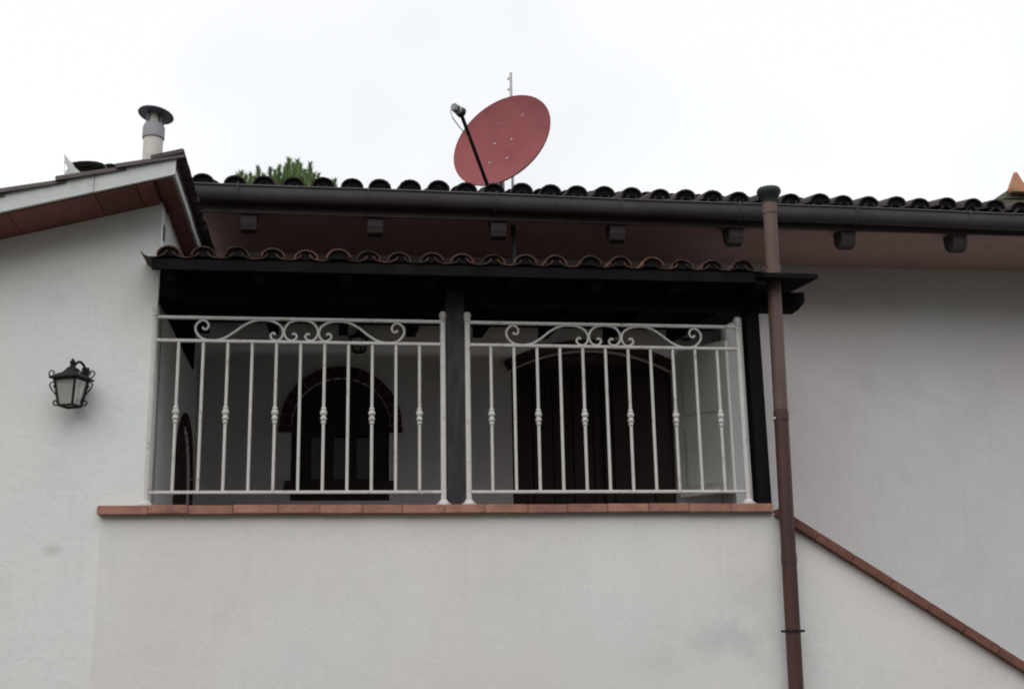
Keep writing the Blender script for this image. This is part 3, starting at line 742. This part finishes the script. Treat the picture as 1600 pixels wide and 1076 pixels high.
def inplane(px, py):
    d = ray(px, py); t = (DC-nrm*.05-CAM).dot(nrm)/d.dot(nrm); q = CAM+d*t-DC
    return q.dot(side), q.dot(down)
for px, py in ((771.5, 223), (797.5, 215.5), (764.5, 254), (791, 246)):
    c = bowl(*inplane(px, py)); bm = bmesh.new()
    lathe(bm, [(.009, -.002), (.008, .004), (0, .006)], c, 10, nrm.to_track_quat('Z', 'Y').to_matrix().to_4x4()); obj('bolt', bm, m_galv, dish)
# worn print strip: a row of faint strokes and a small round emblem
for (xa, ya, xb, yb, w) in ((762, 196, 772, 193.5, .007), (776, 195, 786, 192.5, .009), (789, 192.5, 801, 189, .006), (765, 190, 781, 187, .004), (785, 187, 800, 183.5, .004)):
    bm = bmesh.new(); A = [inplane(xa+(xb-xa)*k/5, ya+(yb-ya)*k/5) for k in range(6)]
    lo = [bm.verts.new(bowl(u, v)) for u, v in A]; hi = [bm.verts.new(bowl(u, v-w)) for u, v in A]
    for k in range(5): bm.faces.new((lo[k], lo[k+1], hi[k+1], hi[k]))
    obj('worn_print', bm, m_letter, dish)
bm = bmesh.new(); u0_, v0_ = inplane(817, 181)
bm.faces.new([bm.verts.new(bowl(u0_+.022*math.cos(a*.5236), v0_+.022*math.sin(a*.5236))) for a in range(12)]); obj('worn_print', bm, m_letter, dish)
rimp = DC+down*(RD+.005); feed = DC+nrm*(112*scale_m)+down*(31*scale_m)
tb('feed_arm', [rimp-nrm*.03-down*.0, rimp+nrm*.02+down*.01, feed-nrm*.02], .015, m_black, dish, 8)
fd = (DC-nrm*.05-feed).normalized(); ft = fd.to_track_quat('Z', 'Y').to_matrix().to_4x4()
lnb = lt('feed_horn', [(.02, -.05), (.03, -.045), (.03, -.01), (.038, .0), (.042, .035), (.035, .042), (0, .04)], feed, m_capd, dish, 16, ft)
lt('feed_clamp', [(.031, -.035), (.036, -.035), (.036, -.012), (.031, -.012)], feed, m_galv, dish, 14, ft)
bm = bmesh.new(); box(bm, -.02, .02, -.03, .03, -.085, -.047, bev=.006)
for v in bm.verts: v.co = Matrix.Translation(feed) @ ft @ v.co
obj('feed_body', bm, m_collar, dish)
for k in range(2):
    tb('feed_cable', smooth_path([feed-fd*.11, feed-fd*.11-Vector((0, 0, .08+.03*k))+RT*(.0+.01*k), feed.lerp(rimp, .22)-Vector((0, 0, .06)), feed.lerp(rimp, .36)], 5), .0025, m_galv, dish, 5)
back = DC-nrm*.10
tb('mount_arm', [DC-nrm*.075, back, Vector((DC.x+.02, 2.10, back.z-.08))], .025, m_black, dish, 8)
tb('mount_pole', [(DC.x+.02, 2.10, rz(2.10)-.02), (DC.x+.02, 2.10, back.z+.02)], .024, m_galv, dish, 10)
tb('mount_stay', [rimp-nrm*.03, Vector((rimp.x+.02, rimp.y+.12, rz(rimp.y+.12)+.10))], .014, m_black, dish, 8)

mt = atY(798, 114, 2.5); mb_ = atY(801, 292, 2.5)
mast = empty('aerial_mast', (mb_.x, 2.5, rz(2.5)), 'thin grey aerial mast rising behind the red dish', 'mast')
tb('pole', [(mb_.x, 2.5, rz(2.5)-.02), (mt.x, 2.5, mt.z)], .0125, m_galv, mast, 10)
for py in (123, 140):
    q = atY(795, py, 2.5)
    bx('clamp', (q.x-.012, q.x+.004, 2.492, 2.508, q.z-.008, q.z+.008), m_galv, mast)

# ------------------------------------------------------------------ tile-capped chimney at the right end of the roof
cY = 2.0
def cq(px, py): return atY(px, py, cY)
cc = cq(1598, 312); cap = cq(1586, 270)
chim = empty('tile_capped_chimney', (cc.x+.06, cY, rz(cY)), 'mossy chimney stub under leaning orange tiles at the roof end', 'chimney')
bx('stub', (cq(1560, 320).x, cc.x+.32, cY-.05, cY+.36, rz(cY)-.1, cq(1580, 312).z), m_moss, chim, .02)
mossp = [(cq(1549, 326).x, rz(cY)-.02), (cq(1570, 300).x, cq(1570, 300).z), (cq(1576, 296).x, cq(1576, 298).z), (cc.x+.3, cq(1576, 300).z), (cc.x+.3, rz(cY)-.02)]
prism('mortar_haunch', mossp, 'y', cY-.03, cY+.30, m_moss, chim)
w1 = [(cq(1574, 300).x, cq(1574, 300).z), (cap.x-.008, cap.z), (cap.x+.01, cap.z-.004), (cq(1597, 286).x, cq(1597, 286).z), (cq(1597, 286).x+.16, cq(1597, 286).z-.06), (cq(1597, 286).x+.16, cq(1574, 300).z)]
prism('cap_tile', w1, 'y', cY-.02, cY+.02, m_otile, chim)
bx('ledge_tile', (cq(1573, 300).x, cc.x+.34, cY-.09, cY+.34, cq(1573, 305).z, cq(1573, 298).z), m_otile, chim, .006)
link('leaning_tile', tile_mesh('leaning_tile', .07, .06, .3, .7, m=m_otile, seed=8), chim, Matrix.Translation((atY(1592, 322, 1.25).x, 1.25, rz(1.25)+.10)) @ TILT @ Matrix.Rotation(-.5, 4, 'Z'))

# ------------------------------------------------------------------ pine behind the roof
TY = 9.0
top = atY(455, 250, TY)
pine = empty('pine_tree', (top.x-.1, TY+.6, 0), 'young pine tree with upright green shoots showing above the roof tiles', 'tree')
bx_, by_ = top.x-.1, TY+.6
zt = top.z
bm = bmesh.new()
tube(bm, [(bx_+.1, by_, 0), (bx_, by_, 3), (bx_-.05, by_, 6), (bx_, by_, zt-.6), (bx_, by_, zt-.15)], [.16, .13, .10, .06, .02], 10)
rg = random.Random(4); tips = []
for k in range(42):
    z0 = 3.6+(zt-.9-3.6)*(k/41)**.8; a = rg.random()*6.283; Lb = (.55+.85*math.sqrt(max(0, (zt-z0)/(zt-3.4))))*(.8+.4*rg.random())
    p0 = Vector((bx_, by_, z0)); p1 = p0+Vector((math.cos(a)*Lb*.6, math.sin(a)*Lb*.6, .12*Lb)); p2 = p0+Vector((math.cos(a)*Lb, math.sin(a)*Lb, .42*Lb))
    tube(bm, [p0, p1, p2], [.03, .02, .008], 5); tips.append(p2)
    for q in range(4):
        f = .45+.5*rg.random(); tips.append(p0.lerp(p2, f)+Vector(((rg.random()-.5)*.5, (rg.random()-.5)*.5, .05+.15*rg.random())))
# upright shoots that show above the eave, read off the picture
for px, py in ((372, 272), (377, 268), (384, 274), (403, 260), (398, 276), (412, 272), (423, 262), (430, 266), (436, 260), (444, 272), (452, 248), (458, 254), (464, 250), (470, 256), (476, 266), (485, 254), (480, 270),
               (466, 266), (456, 272), (446, 262), (497, 272), (520, 282), (390, 280), (418, 280), (440, 282), (474, 280), (500, 284), (366, 282), (360, 279), (369, 276), (380, 280), (392, 272), (408, 282), (428, 276), (434, 272), (490, 270), (505, 280), (514, 284), (523, 280), (487, 278), (460, 262), (449, 256)):
    tips.append(atY(px, py, TY+.1+rg.random()*1.0)-Vector((0, 0, .02)))
obj('trunk', bm, m_bark, pine, True)
bm = bmesh.new()
for tip in tips:
    hgt = .26+.14*rg.random(); lean = Vector(((rg.random()-.5)*.12, (rg.random()-.5)*.12, 1)).normalized()
    for q in range(230):
        f = rg.random(); base = tip-lean*hgt*f; a = rg.random()*6.283
        out = Vector((math.cos(a), math.sin(a), 1.1+.9*rg.random())).normalized()
        ln_ = (.07+.07*rg.random())*(1-.3*(1-f)); w_ = .009
        sd_ = out.cross(Vector((rg.random()-.5, rg.random()-.5, rg.random()-.5))).normalized()*w_
        bm.faces.new([bm.verts.new(base-sd_), bm.verts.new(base+sd_), bm.verts.new(base+out*ln_)])
me = bpy.data.meshes.new('crown'); bm.to_mesh(me); bm.free(); me.materials.append(m_need)
link('crown', me, pine)

# ------------------------------------------------------------------ unseen trees added behind the viewer to keep the low sky off the porch
rg = random.Random(21); bm = bmesh.new(); quads = []
for k in range(26):
    tx = -48+k*3.9+(rg.random()-.5)*2; ty = -20-rg.random()*5; th_ = 10.5+rg.random()*3
    tube(bm, [(tx, ty, 0), (tx+.2, ty, th_*.5), (tx, ty, th_*.9)], [.22, .15, .05], 6)
    for q in range(900):
        a = rg.random()*6.283; u = rg.random(); h = .06+.94*u; rad = 3.0*math.sqrt(rg.random())*(math.sin(math.pi*min(1, .12+.86*h))**.6)
        c = Vector((tx+rad*math.cos(a), ty+rad*math.sin(a), th_*h))
        n1 = Vector((rg.random()-.5, rg.random()-.5, rg.random()-.5)).normalized(); n2 = n1.orthogonal().normalized(); n3 = n1.cross(n2); sz_ = .22+.22*rg.random()
        bm.faces.new([bm.verts.new(c+n2*sz_), bm.verts.new(c+n3*sz_*.6), bm.verts.new(c-n2*sz_), bm.verts.new(c-n3*sz_*.6)])
me = bpy.data.meshes.new('added_shade_trees'); bm.to_mesh(me); bm.free(); me.materials.append(m_leaf)
tag(link('added_shade_trees', me), 'dark green unseen trees added behind the viewer to shade the porch', 'added_shade_trees', kind='stuff')
